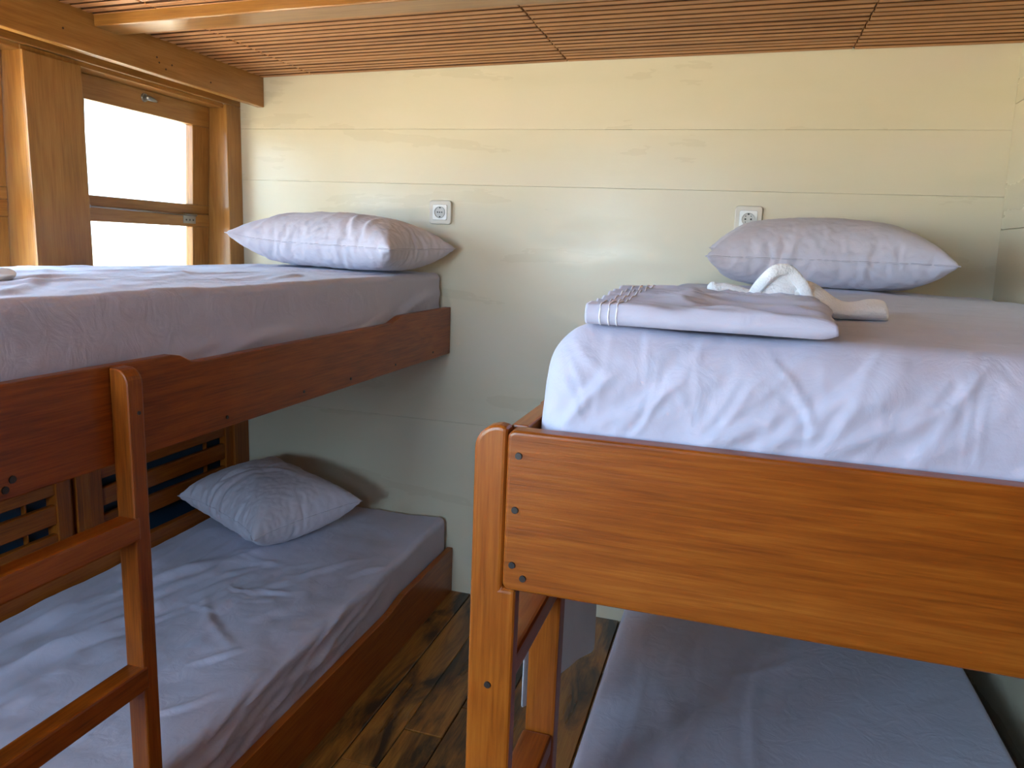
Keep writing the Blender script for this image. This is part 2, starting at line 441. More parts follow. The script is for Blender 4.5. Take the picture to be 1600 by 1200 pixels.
box('window_casing', (FW_X[0], FRONT_Y - 0.06, FW_Z[0] - 0.05), (FW_X[1], FRONT_Y + 0.015, FW_Z[0]), framewood('x'), wall_front)
box('wall_panel', (DOOR_X[0], FRONT_Y - 0.05, DOOR_Z), (DOOR_X[1], FRONT_Y, 2.3), bedwood('z'), wall_front, 0.0)
door_trim = empty('trim_1', (DOOR_X[0], FRONT_Y, 0)); tag(door_trim, 'brown wooden casing around the open doorway', None, kind='structure')
box('casing', (DOOR_X[0] - 0.07, FRONT_Y - 0.06, 0), (DOOR_X[0], FRONT_Y + 0.02, DOOR_Z + 0.07), framewood('z'), door_trim)
box('casing', (DOOR_X[1], FRONT_Y - 0.06, 0), (DOOR_X[1] + 0.07, FRONT_Y + 0.02, DOOR_Z + 0.07), framewood('z'), door_trim)
box('casing', (DOOR_X[0], FRONT_Y - 0.06, DOOR_Z), (DOOR_X[1], FRONT_Y + 0.02, DOOR_Z + 0.07), framewood('x'), door_trim)

light_block = box('light_block_1', (DOOR_X[0] + 0.004, FRONT_Y - 0.045, 0.005), (DOOR_X[1] - 0.004, FRONT_Y - 0.010, LIGHT_BLOCK_Z), framewood('z'), None, 0.004)  # unseen lower leaf, added to keep low light out
tag(light_block, 'unseen panel added to block low light from the doorway', None, kind='structure')
# outside: deck and the added reflecting plane
deck = box('deck', (-3.2, -4.2, -0.12), (1.6, FRONT_Y - 0.06, -0.06), wood('sunlit_deck_wood', (0.22, 0.12, 0.05), (0.38, 0.23, 0.11), (0.48, 0.30, 0.15), 'x', rough=0.6, coat=0.0), None, 0.0)
tag(deck, 'wooden deck outside the doorway', None, kind='structure')
roof = box('roof', (-2.5, -1.55, 2.30), (1.1, 2.9, 2.36), wall_paint(), None, 0.0)  # overhang added to keep direct sun out of the doorway
tag(roof, 'flat cabin roof with a short overhang added to shade the doorway', None, kind='structure')
reflector = mesh_from('ground', [(-300, -300, 0), (300, -300, 0), (300, 300, 0), (-300, 300, 0)], [(0, 1, 2, 3)], simple('pale_reflector', (0.55, 0.47, 0.34), rough=0.9))  # pale plane added to bounce warm sunlight in at the windows
reflector = link('ground', reflector, None, None, (0, 0, -1.6)); tag(reflector, 'added pale reflecting plane outside the window', None, kind='structure')

# ------------------------------------------------------------------ ceiling of narrow slats
ceiling = empty('ceiling', (0, 0, 2.15)); tag(ceiling, 'low ceiling of narrow brown wooden slats', None, kind='structure')
JX = [-2.02, -1.722, -0.665, 0.290, 0.86]
PITCHY = 0.0395
slat_me = {}
for k, (a, b) in enumerate(zip(JX, JX[1:])):
    za, zb = ceil_z(a), ceil_z(b)
    prism('backing_board', [(a, za + 0.0255), (b, zb + 0.0255), (b, zb + 0.06), (a, za + 0.06)], 'y', FRONT_Y - 0.05, YB + 0.05, wood('gap_shade_wood', (0.02, 0.008, 0.004), (0.04, 0.016, 0.007), (0.06, 0.026, 0.011), 'x', rough=0.7, coat=0.0), ceiling, 0.0)  # backing coloured near black so the slat gaps look shaded
    L = math.hypot(b - a, zb - za) - 0.004
    ang = -math.atan2(zb - za, b - a)
    slat_me[k] = box_mesh('slat', (L, 0.0248, 0.026), ceilwood('x'), 0.0012, 1)
    slat_me[k].materials.append(wood('slat_edge_shade', (0.05, 0.018, 0.006), (0.10, 0.038, 0.011), (0.15, 0.06, 0.018), 'x', rough=0.6, coat=0.0))
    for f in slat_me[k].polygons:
        if abs(f.normal.y) > 0.8: f.material_index = 1   # dark edge colour stands in for the shade between slats
rs = random.Random(11)
far_bm = bmesh.new()
row = 0
y = YB - 0.017
while y > FRONT_Y:
    for k, (a, b) in enumerate(zip(JX, JX[1:])):
        za, zb = ceil_z(a), ceil_z(b)
        ang = -math.atan2(zb - za, b - a)
        loc = ((a + b) / 2 + rs.uniform(-0.0015, 0.0015), y, (za + zb) / 2 + 0.013 + rs.uniform(-0.0012, 0.0012))
        if y > 0.35:
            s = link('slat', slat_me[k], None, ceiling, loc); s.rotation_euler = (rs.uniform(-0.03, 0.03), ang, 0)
        else:
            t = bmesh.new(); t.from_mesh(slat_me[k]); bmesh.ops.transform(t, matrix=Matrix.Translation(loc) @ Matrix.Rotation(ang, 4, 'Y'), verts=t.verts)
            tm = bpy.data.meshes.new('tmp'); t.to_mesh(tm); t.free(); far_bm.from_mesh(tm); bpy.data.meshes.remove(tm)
    y -= PITCHY; row += 1
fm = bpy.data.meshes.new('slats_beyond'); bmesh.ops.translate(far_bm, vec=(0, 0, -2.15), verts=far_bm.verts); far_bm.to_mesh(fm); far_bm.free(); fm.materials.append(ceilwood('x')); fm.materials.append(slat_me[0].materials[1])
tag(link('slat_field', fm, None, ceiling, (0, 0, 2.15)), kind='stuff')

# cross beam under the slats and the header beam above the windows
poly = []
xs = np.linspace(-1.96, 0.80, 14)
bot = [(x, ceil_z(x) - 0.034) for x in xs]; top = [(x, ceil_z(x) + 0.002) for x in xs[::-1]]
beam = prism('trim_2', bot + top, 'y', 1.945, 2.045, framewood('x'), None, 0.004)
tag(beam, 'honey coloured beam crossing the slatted ceiling', None, kind='structure')
beam2 = prism('trim_2', [(x, z) for x, z in bot + top], 'y', 0.62, 0.72, framewood('x'), None, 0.004); beam2.name = 'trim_3'
tag(beam2, 'honey coloured ceiling beam above the bunk ends', None, kind='structure')
header = box('trim_4', (-1.986, FRONT_Y + 0.03, 2.0), (-1.954, YB - 0.001, 2.122), framewood('y'), None, 0.004)
tag(header, 'thick honey coloured header beam above the window', None, kind='structure')
for (yy, zz) in ((1.83, 2.047), (2.20, 2.055), (2.21, 2.04), (2.27, 2.045), (2.47, 2.03), (2.24, 2.025)):
    disc('screw_plug', (-1.9535, yy, zz), 0.0035, 'x', 0.002, darkwood('x'), header, 8)

# ------------------------------------------------------------------ left wall: posts, windows, slatted lower panels
wall_left = empty('wall_left', (XL, 1.5, 0)); tag(wall_left, 'honey coloured timber framed wall with windows', None, kind='structure')
W = wall_left
def lean(o, z0=2.0, k=0.045):
    """wall pieces lean inwards at the top: push lower vertices outwards"""
    wl = wloc(o)
    for v in o.data.vertices: v.co.x -= k * (z0 - (v.co.z + wl.z))
    return o
# corner post beside the back wall, wide posts between the windows
box('post', (-2.23, 2.708, 1.14), (XL, YB - 0.001, 2.0), framewood('z'), W, 0.004)
box('post_foot', (-2.23, 2.700, 0), (XL, YB - 0.001, 1.14), bedwood('z'), W, 0.004)
POSTS = [(1.795, 1.996), (0.885, 1.085), (-0.05, 0.145), (FRONT_Y, -0.75)]
for a, b in POSTS:
    box('post', (-2.23, a, 1.14), (XL - 0.012, b, 2.0), framewood('z'), W, 0.003)
    box('post_foot', (-2.23, a + 0.010, 0), (XL - 0.020, (a + b) / 2 - 0.028, 1.14), bedwood('z'), W, 0.003)
    box('post_foot', (-2.23, (a + b) / 2 - 0.028, 0), (XL - 0.034, (a + b) / 2 - 0.012, 1.14), bedwood('z'), W, 0.002)
    box('post_foot', (-2.23, (a + b) / 2 - 0.012, 0), (XL - 0.014, b - 0.005, 1.14), bedwood('z'), W, 0.003)
    box('post_facing', (XL - 0.012, a - 0.004, 1.14), (XL, b + 0.003, 1.985), framewood('z'), W, 0.003)
# head rail above the windows and the soffit closing to the header beam
box('head_rail', (-2.23, FRONT_Y, 1.985), (-2.085, 2.708, 2.15), framewood('y'), W, 0.003)
box('soffit', (-2.085, FRONT_Y, 2.075), (-1.986, YB - 0.001, 2.13), darkwood('y'), W, 0.0)
box('head_strip', (-2.085, FRONT_Y, 2.0), (-2.07, YB - 0.001, 2.075), framewood('y'), W, 0.003)
# slatted panels low down, dark blue boarding behind
blue = simple('dark_blue_paint', (0.016, 0.042, 0.075), rough=0.4)
lower = [(1.935, 2.66), (1.085, 1.81), (0.145, 0.885), (-0.75, -0.05)]
for a, b in lower:
    box('backing_board', (-2.150, a - 0.03, 0.0), (-2.130, b + 0.06, 1.14), blue, W, 0.0)
    box('stile', (-2.118, a - 0.03, 0.0), (-2.083, a + 0.004, 1.14), bedwood('z'), W, 0.003)
    box('stile', (-2.118, b - 0.004, 0.0), (-2.083, b + 0.05, 1.14), bedwood('z'), W, 0.003)
    box('stile', (-2.130, b - 0.097, 0.0), (-2.1125, b - 0.091, 1.14), bedwood('z'), W, 0.001)
    sl = box_mesh('slat', (0.022, b - a, 0.067), bedwood('y'), 0.003, 1)
    z = 0.0375
    while z < 1.12:
        if z > 0.35 : link('slat', sl, None, W, (-2.101, (a + b) / 2, z + 0.0))
        z += 0.1005
    box('sill', (-2.22, a - 0.05, 1.14), (-2.06, b + 0.06, 1.175), bedwood('y'), W, 0.004)

metal = simple('dull_chrome', (0.32, 0.32, 0.31), rough=0.35, metal=1.0)
def window(n, a, b, label, pane=None):
    pane = pane or glass_mat()
    w = empty('window_%d' % n, (-2.17, (a + b) / 2, 1.175)); tag(w, label, None, kind='structure')
    x0, x1 = -2.185, -2.150
    fw = framewood
    # upper sash
    zt, zm = 1.985, 1.553
    lean(box('sash_rail', (x0, a, 1.903), (x1, b, zt), fw('y'), w, 0.003)); lean(box('sash_rail', (x0, a, zm), (x1, b, 1.590), fw('y'), w, 0.003))
    lean(box('sash_stile', (x0, b - 0.098, 1.590), (x1, b - 0.001, 1.903), fw('z'), w, 0.003)); lean(box('sash_stile', (x0, a + 0.001, 1.590), (x1, a + 0.065, 1.903), fw('z'), w, 0.003))
    lean(box('glass_pane', (x0 + 0.012, a + 0.06, 1.585), (x0 + 0.016, b - 0.093, 1.908), pane, w, 0.0))
    # lower sash
    lean(box('sash_rail', (x0, a, 1.501), (x1, b, 1.5527), fw('y'), w, 0.003)); lean(box('sash_rail', (x0, a, 1.175), (x1, b, 1.235), fw('y'), w, 0.003))
    lean(box('sash_stile', (x0, b - 0.098, 1.235), (x1, b - 0.001, 1.501), fw('z'), w, 0.003)); lean(box('sash_stile', (x0, a + 0.001, 1.235), (x1, a + 0.065, 1.501), fw('z'), w, 0.003))
    lean(box('glass_pane', (x0 + 0.012, a + 0.06, 1.23), (x0 + 0.016, b - 0.093, 1.506), pane, w, 0.0))
    # catch at the top, hinge and stay rod on the meeting rail
    cy = a + 0.33
    lean(disc('catch_plate', (-2.147, cy, 1.957), 0.016, 'x', 0.006, metal, w))
    lean(tube('catch_lever', [(-2.142, cy, 1.957), (-2.136, cy + 0.012, 1.956), (-2.134, cy + 0.032, 1.953), (-2.134, cy + 0.045, 1.951)], [0.009, 0.009, 0.007, 0.004], metal, w))
    hy = a + 0.53
    lean(box('hinge_leaf', (-2.151, hy, 1.513), (-2.147, hy + 0.07, 1.545), metal, w, 0.001))
    lean(tube('hinge_knuckle', [(-2.145, hy, 1.548), (-2.145, hy + 0.072, 1.548)], 0.005, metal, w, 8))
    for dy in (0.015, 0.035, 0.055): lean(disc('screw', (-2.1465, hy + dy, 1.527), 0.004, 'x', 0.002, simple('dark_screw', (0.05, 0.05, 0.05)), w, 8))
    lean(tube('stay_rod', [(-2.140, a + 0.06, 1.551), (-2.140, hy + 0.01, 1.545)], 0.003, metal, w, 8))
    lean(disc('rod_end', (-2.142, a + 0.06, 1.551), 0.007, 'x', 0.012, metal, w, 10))
    return w
window(1, 2.02, 2.705, 'honey framed window of two panes in the timber wall', glass_mat('dimmed_glass', 0.55))  # pane tinted down to dim the daylight on the adjoining wall
window(2, 1.10, 1.79, 'window of two panes beside the foot of the upper bunk')
window(3, 0.16, 0.87, 'window of two panes between the bunk and the doorway')
window(4, -0.74, -0.06, 'unseen window of two panes added for its light, nearest the doorway')  # unseen, added to bring in more light from the left

# ------------------------------------------------------------------ narrow bunk by the window
def plug(parent, c, axis, r=0.0055): return disc('screw_plug', c, r, axis, 0.003, simple('dark_plug', (0.025, 0.016, 0.012), rough=0.45), parent, 12)
nb = empty('bunk_bed', (-1.55, 1.75, 0))
tag(nb, 'narrow reddish wooden bunk bed under the window, with a ladder', 'bunk bed', 'bunk beds')
Y0 = 0.66
prism('upper_rail', [(Y0, 1.034), (2.797, 1.034), (2.797, 1.222), (2.345, 1.222), (2.325, 1.219), (2.265, 1.203), (2.245, 1.201), (1.325, 1.201), (1.305, 1.203), (1.268, 1.220), (1.245, 1.224), (Y0, 1.224)], 'x', -1.124, -1.100, bedwood('y'), nb, 0.003)
for yy, zz in ((1.409, 1.058), (1.728, 1.062), (1.984, 1.057), (2.293, 1.057), (2.62, 1.06)):
    plug(nb, (-1.0995, yy, zz), 'x', 0.0045)
for yy, zz in ((0.861, 1.052), (0.875, 1.066)): plug(nb, (-1.0995, yy, zz), 'x', 0.007)
prism('lower_rail', [(Y0, 0.0), (2.797, 0.0), (2.797, 0.200), (2.32, 0.203), (2.30, 0.201), (2.215, 0.186), (2.19, 0.184), (1.2, 0.184), (1.1, 0.204), (Y0, 0.204)], 'x', -1.090, -1.065, bedwood('y'), nb, 0.003)
box('wall_board', (-2.032, Y0, 0.0), (-2.004, 2.795, 0.373), bedwood('y'), nb)
box('wall_board', (-2.062, Y0, 1.034), (-2.044, 2.795, 1.20), bedwood('y'), nb)
box('bed_base', (-2.043, Y0 + 0.03, 1.055), (-1.125, 2.79, 1.075), bedwood('y'), nb)
box('bed_base', (-2.003, Y0 + 0.03, 0.085), (-1.091, 2.79, 0.105), bedwood('y'), nb)
box('end_board', (-2.062, Y0 - 0.025, 1.034), (-1.10, Y0, 1.224), bedwood('x'), nb)
box('end_board', (-2.03, Y0 - 0.025, 0.0), (-1.065, Y0, 0.204), bedwood('x'), nb)
lad = empty('ladder', (-1.078, 0.93, 0), nb)
def ladder_post(parent, x0, x1, y0, y1, top, inner, rad=0.035):
    """post with one rounded upper corner, on the aisle side"""
    s = 1 if inner == 'hi' else -1
    xa, xb = (x0, x1) if s > 0 else (x1, x0)   # xb: aisle side
    pts = [(xa, 0.0), (xb, 0.0)]
    for k in range(7):
        t = k / 6 * math.pi / 2
        pts.append((xb - s * rad * (1 - math.cos(t)), top - rad + rad * math.sin(t)))
    pts.append((xa, top))
    return prism('post', pts, 'y', y0, y1, bedwood('z'), parent, 0.004)
for (ya, yb) in ((1.080, 1.117), (0.715, 0.752)):
    p = ladder_post(lad, -1.099, -1.057, ya, yb, 1.221, 'hi', 0.030)
    plug(p, (-1.0565, (ya + yb) / 2 + 0.004, 1.135), 'x', 0.004)
for z0, z1 in ((0.886, 0.933), (0.572, 0.622), (0.26, 0.305)):
    box('rung', (-1.098, 0.7525, z0), (-1.0555, 1.092, z1), bedwood('y'), lad, 0.005)

# ------------------------------------------------------------------ wide bunk beside the right wall
wb = empty('bunk_bed', (0.26, 1.8, 0))
tag(wb, 'wide reddish wooden bunk bed with a broad end board in front', 'bunk bed', 'bunk beds')
FY = 0.857
# end board with rounded corners and eased edges
def rr_poly(x0, x1, z0, z1, r):
    pts = []
    for cx, cz, a0 in ((x1 - r, z0 + r, -90), (x1 - r, z1 - r, 0), (x0 + r, z1 - r, 90), (x0 + r, z0 + r, 180)):
        for k in range(5):
            t = math.radians(a0 + 90 * k / 4); pts.append((cx + r * math.cos(t), cz + r * math.sin(t)))
    return pts
fb = prism('end_board', rr_poly(-0.2575, 0.80, 1.034, 1.2455, 0.010), 'y', FY, FY + 0.028, bedwood('x'), wb, 0.005, 3)
for xx, zz in ((-0.242, 1.214), (-0.244, 1.143), (-0.245, 1.069), (-0.230, 1.053)):
    plug(wb, (xx, FY - 0.0005, zz), 'y', 0.0048)
prism('upper_rail', [(FY + 0.029, 1.034), (2.797, 1.034), (2.797, 1.24), (FY + 0.029, 1.2465)], 'x', -0.2615, -0.2385, bedwood('y'), wb, 0.003)
box('bed_base', (-0.238, FY + 0.03, 1.055), (0.79, 2.79, 1.078), bedwood('y'), wb)
box('lower_rail', (-0.29, FY, 0.0), (-0.266, 2.797, 0.19), bedwood('y'), wb)
box('bed_base', (-0.265, FY + 0.03, 0.085), (0.755, 2.79, 0.105), bedwood('y'), wb)
box('end_board', (-0.265, FY, 0.0), (0.755, FY + 0.026, 0.19), bedwood('x'), wb)
box('wall_board', (0.756, FY, 0.0), (0.782, 2.797, 0.19), darkwood('y'), wb)
box('post', (0.745, FY + 0.029, 0.19), (0.79, FY + 0.069, 1.24), bedwood('z'), wb, 0.004)
lad2 = empty('ladder', (-0.27, 1.03, 0), wb)
# near post: narrow beside the end board, full width below it
top, rad = 1.2495, 0.032
pts = [(-0.302, 0.0), (-0.240, 0.0), (-0.240, 1.033), (-0.2585, 1.033), (-0.2585, top - 0.002)]
for k in range(8):
    t = k / 7 * math.pi / 2
    pts.append((-0.302 + rad - rad * math.sin(t), top - rad + rad * math.cos(t)))
p1 = prism('post', pts, 'y', FY + 0.003, FY + 0.0285, bedwood('z'), lad2, 0.006, 3)
box('post_back', (-0.302, FY + 0.0285, 0.0), (-0.2625, FY + 0.042, 1.212), bedwood('z'), lad2, 0.004)
plug(p1, (-0.273, FY + 0.0025, 0.893), 'y', 0.005)
prism('post', [(-0.3055, 0.0), (-0.250, 0.0), (-0.250, 1.0325), (-0.2635, 1.0325), (-0.2635, 1.212), (-0.3055, 1.212)], 'y', 1.200, 1.240, bedwood('z'), lad2, 0.005)
for z0, z1 in ((0.868, 0.906), (0.555, 0.594), (0.24, 0.28)):
    box('rung', (-0.309, FY + 0.0425, z0), (-0.2525, 1.1995, z1), bedwood('y'), lad2, 0.008, 3)

# ------------------------------------------------------------------ mattresses in fitted sheets
def top_mask(Nn): return np.clip(Nn[:, 2], 0, 1) ** 1.5
# upper mattress of the narrow bunk
def disp_nu(P, Nn):
    t = top_mask(Nn); side = np.clip(Nn[:, 0], 0, 1)
    uv = P[:, [1, 0]]
    seg = rand_creases(60, (0.7, -2.0), (2.7, -1.2), 0.0, 0.4, 0.42, 0.014, 0.0050, 5)
    h = t * (creases(uv, seg) + 0.004 * fbm(uv * 3.1, 3) + 0.003 * fbm(uv * 9, 8))
    uz = P[:, [1, 2]]
    seg2 = rand_creases(12, (1.0, 1.14), (2.7, 1.24), 0.12, 0.06, 0.7, 0.012, 0.005, 9) + rand_creases(7, (2.60, 1.2), (2.72, 1.22), 1.5, 0.08, 0.07, 0.007, 0.005, 4)
    h += side * (creases(uz, seg2) + 0.006 * fbm(uz * np.array([2.0, 5.0]), 13))
    crown = t * 0.012 * np.sin(math.pi * np.clip((P[:, 0] + 2.05) / 0.92, 0, 1))
    P = P + Nn * h[:, None]; P[:, 2] += crown
    return P
mattress('mattress', (-2.043, 0.70, 1.077), (-1.137, 2.790, 1.353), 0.024, (0.009, 0.009, 0.009), disp_nu, (-1.6, 1.75, 1.077), 'mattress in a pale lavender sheet on the upper bunk below the window', group='sheeted mattresses')
# lower mattress of the narrow bunk
def disp_nl(P, Nn):
    t = top_mask(Nn); side = np.clip(Nn[:, 0], 0, 1)
    uv = P[:, [1, 0]]
    seg = rand_creases(26, (1.1, -1.95), (2.2, -1.6), 0.12, 0.15, 0.8, 0.020, 0.009, 21) \
        + rand_creases(22, (1.0, -1.65), (2.3, -1.15), 0.15, 0.5, 0.35, 0.018, 0.0062, 22) \
        + rand_creases(14, (1.75, -1.65), (2.2, -1.35), 1.2, 0.5, 0.16, 0.012, 0.0062, 23) \
        + [(1.50, -1.34, 1.63, -1.23, 0.009, 0.006), (1.28, -1.29, 1.44, -1.16, 0.012, 0.006)]
    h = t * (creases(uv, seg) + 0.012 * fbm(uv * 3.0, 33) + 0.006 * fbm(uv * 8, 38))
    uz = P[:, [1, 2]]
    seg2 = rand_creases(22, (0.8, 0.19), (2.0, 0.30), 0.10, 0.06, 0.55, 0.010, 0.006, 29)
    h += side * (creases(uz, seg2) + 0.005 * fbm(uz * np.array([2.0, 6.0]), 43))
    return P + Nn * h[:, None]
mattress('mattress', (-2.002, 0.70, 0.106), (-1.093, 2.790, 0.332), 0.026, (0.009, 0.009, 0.009), disp_nl, (-1.55, 1.75, 0.106), 'mattress in a wrinkled grey looking sheet on the lower bunk below the window', group='sheeted mattresses')
# upper mattress of the wide bunk
def disp_wu(P, Nn):
    t = top_mask(Nn); fr = np.clip(-Nn[:, 1], 0, 1); sl = np.clip(-Nn[:, 0], 0, 1)
    uv = P[:, [0, 1]]
    seg = rand_creases(34, (-0.15, 1.0), (0.75, 2.6), 0.0, 0.25, 0.5, 0.018, 0.006, 51)
    h = t * (creases(uv, seg) + 0.009 * fbm(uv * 3.0, 53))
    uz = P[:, [0, 2]]
    seg2 = rand_creases(34, (-0.22, 1.23), (0.78, 1.36), 0.85, 0.16, 0.16, 0.0050, 0.0030, 61) + rand_creases(16, (-0.22, 1.26), (0.78, 1.35), 2.15, 0.25, 0.09, 0.0042, 0.0024, 62) + rand_creases(26, (-0.22, 1.26), (0.78, 1.36), 1.50, 0.08, 0.15, 0.0040, 0.0020, 63) \
        + rand_creases(9, (-0.2, 1.26), (0.75, 1.32), 0.70, 0.10, 0.22, 0.016, 0.0045, 67) \
        + [(-0.16, 1.25, -0.02, 1.37, 0.008, 0.005), (-0.06, 1.23, 0.11, 1.33, 0.009, 0.005), (0.05, 1.20, 0.24, 1.31, 0.012, 0.006), (0.045, 1.35, 0.085, 1.30, 0.004, 0.004), (-0.21, 1.22, -0.13, 1.33, 0.008, 0.006)]
    low = np.clip((P[:, 2] - 1.235) / 0.03, 0, 1)
    h += fr * low * (creases(uz, seg2) + 0.004 * fbm(uz * 7, 64) + 0.0012 * fbm(uz * 34, 65))
    yz = P[:, [1, 2]]
    h += sl * (creases(yz, rand_creases(24, (0.9, 1.25), (2.7, 1.35), 1.3, 0.3, 0.14, 0.014, 0.009, 71)) + 0.004 * fbm(yz * 5, 74))
    P = P + Nn * h[:, None]
    # the front and side lean in towards the top
    k = np.clip((P[:, 2] - 1.2) / 0.16, 0, 1)
    P[:, 1] += 0.022 * k * k * np.clip(1 - (P[:, 1] - 0.87) / 0.2, 0, 1)
    P[:, 0] += 0.014 * k * k * np.clip(1 - (P[:, 0] + 0.25) / 0.2, 0, 1)
    return P
mattress('mattress', (-0.236, 0.886, 1.080), (0.782, 2.790, 1.372), 0.058, (0.0042, 0.013, 0.0042), disp_wu, (0.27, 1.8, 1.080), 'thick mattress in a creased lavender sheet on top of the wide bunk', group='sheeted mattresses')
# lower mattress of the wide bunk
def disp_wl(P, Nn):
    t = top_mask(Nn)
    uv = P[:, [0, 1]]
    seg = rand_creases(10, (-0.2, 1.2), (0.6, 2.3), 1.2, 0.3, 0.35, 0.02, 0.007, 81) + [(0.17, 1.3, 0.20, 2.25, 0.012, 0.006), (-0.10, 1.3, -0.02, 2.2, 0.010, 0.003), (-0.22, 1.2, -0.20, 2.2, 0.008, 0.005)]
    h = t * (creases(uv, seg) + 0.005 * fbm(uv * 3.0, 83))
    return P + Nn * h[:, None]
mattress('mattress', (-0.262, 0.90, 0.106), (0.722, 2.785, 0.332), 0.018, 0.012, disp_wl, (0.23, 1.8, 0.106), 'mattress in a smooth shaded sheet on the lower berth of the wide bunk', group='sheeted mattresses')

# ------------------------------------------------------------------ pillows: one inflated case, laid three ways
def inflate_pillow(L, W, nx, ny, press, frames, seed=1):
    rng = np.random.RandomState(seed)
    verts = []; idx = {}
    for s in (0, 1):
        for j in range(ny + 1):
            for i in range(nx + 1):
                edge = i in (0, nx) or j in (0, ny)
                if s == 1 and edge: idx[s, i, j] = idx[0, i, j]; continue
                idx[s, i, j] = len(verts)
                z = 0 if edge else (0.012 if s == 0 else -0.012) + rng.uniform(-.003, .003)
                verts.append(((i / nx - .5) * L, (j / ny - .5) * W, z + .14))
    faces = []
    for s in (0, 1):
        for j in range(ny):
            for i in range(nx):
                q = [idx[s, i, j], idx[s, i + 1, j], idx[s, i + 1, j + 1], idx[s, i, j + 1]]
                faces.append(q if s == 0 else q[::-1])
    me = bpy.data.meshes.new('case'); me.from_pydata(verts, [], faces)
    ob = bpy.data.objects.new('case', me); COL.objects.link(ob)
    pm = bpy.data.meshes.new('ground'); pm.from_pydata([(-2, -2, 0), (2, -2, 0), (2, 2, 0), (-2, 2, 0)], [], [(0, 1, 2, 3)])
    g = bpy.data.objects.new('ground', pm); COL.objects.link(g)
    g.modifiers.new('c', 'COLLISION'); g.collision.thickness_outer = .004; g.collision.cloth_friction = 20
    m = ob.modifiers.new('cl', 'CLOTH'); s = m.settings
    s.quality = 7; s.mass = .25; s.tension_stiffness = 40; s.compression_stiffness = 25; s.shear_stiffness = 8; s.bending_stiffness = .01
    s.tension_damping = 15; s.compression_damping = 15; s.shear_damping = 10; s.bending_damping = .2; s.air_damping = 3
    s.effector_weights.gravity = 0.18; s.use_pressure = True; s.uniform_pressure_force = press
    m.collision_settings.use_self_collision = False; m.collision_settings.distance_min = .004
    m.point_cache.frame_start = 1; m.point_cache.frame_end = frames
    SC.frame_start = 1; SC.frame_end = frames
    for f in range(1, frames + 1): SC.frame_set(f)
    ev = ob.evaluated_get(bpy.context.evaluated_depsgraph_get()); out = bpy.data.meshes.new_from_object(ev)
    co = np.zeros(len(out.vertices) * 3); out.vertices.foreach_get('co', co); co = co.reshape(-1, 3)
    bpy.data.objects.remove(ob); bpy.data.objects.remove(g); bpy.data.meshes.remove(me); bpy.data.meshes.remove(pm); bpy.data.meshes.remove(out)
    SC.frame_set(1)
    rest = np.array(verts); topside = np.array([v[2] > 0.14 for v in verts])
    seamring = [idx[0, i, 0] for i in range(nx)] + [idx[0, nx, j] for j in range(ny)] + [idx[0, nx - i, ny] for i in range(nx)] + [idx[0, 0, ny - j] for j in range(ny)]
    return co, faces, rest, topside, seamring
PC, PF, PR, PT, PS = inflate_pillow(0.84, 0.56, 72, 48, 22, 30)
PC[:, 2] -= PC[:, 2].min()
def vnormals(V, F):
    F = np.array(F); n = np.cross(V[F[:, 1]] - V[F[:, 0]], V[F[:, 3]] - V[F[:, 0]])
    out = np.zeros_like(V)
    for k in range(4): np.add.at(out, F[:, k], n)
    return out / np.maximum(np.linalg.norm(out, axis=1, keepdims=True), 1e-9)
def pillow(loc, scale, rot, label, segs_top, segs_bot, bend=None, lift=0.0):
    V = PC.copy()
    Nn = vnormals(V, PF)
    uv = PR[:, :2]
    h = np.where(PT, creases(uv, segs_top), creases(uv, segs_bot))
    ed = np.minimum(0.42 - np.abs(uv[:, 0]), 0.28 - np.abs(uv[:, 1])); h *= np.clip(ed / 0.03, 0, 1)
    V = V + Nn * h[:, None]
    V[:, 2] += lift * np.clip(1 - ed / 0.13, 0, 1) ** 1.6
    V = V * np.array(scale)
    if bend is not None: V = bend(V, uv)
    R = np.array(Euler(rot, 'XYZ').to_matrix()); V = V @ R.T
    V[:, 2] -= V[:, 2].min()
    base = np.array(loc, float)
    o = link('pillow', mesh_from('pillow', V, PF, PILLOW(), True), None, None, base)
    sm = o.modifiers.new('smooth', 'SUBSURF'); sm.levels = 1; sm.render_levels = 1
    tag(o, label, 'pillow', 'pillows')
    # stitched seam round the case
    ring = V[PS]
    t = bmesh.new(); rings = []
    nrm = vnormals(V, PF)[PS]
    for i in range(len(ring)):
        d = ring[(i + 1) % len(ring)] - ring[i - 1]; d = d / max(np.linalg.norm(d), 1e-9); n = nrm[i]; b = np.cross(d, n)
        rings.append([t.verts.new(ring[i] + 0.0022 * (n * math.cos(a) + b * math.sin(a))) for a in (0, 1.57, 3.14, 4.71)])
    for i in range(len(rings)):
        A, B = rings[i], rings[(i + 1) % len(rings)]
        for k in range(4): t.faces.new((A[k], A[(k + 1) % 4], B[(k + 1) % 4], B[k]))
    me = bpy.data.meshes.new('seam'); t.to_mesh(me); t.free(); me.materials.append(PILLOW())
    link('seam', me, None, o, base, smooth=True)
    return o
cr = rand_creases
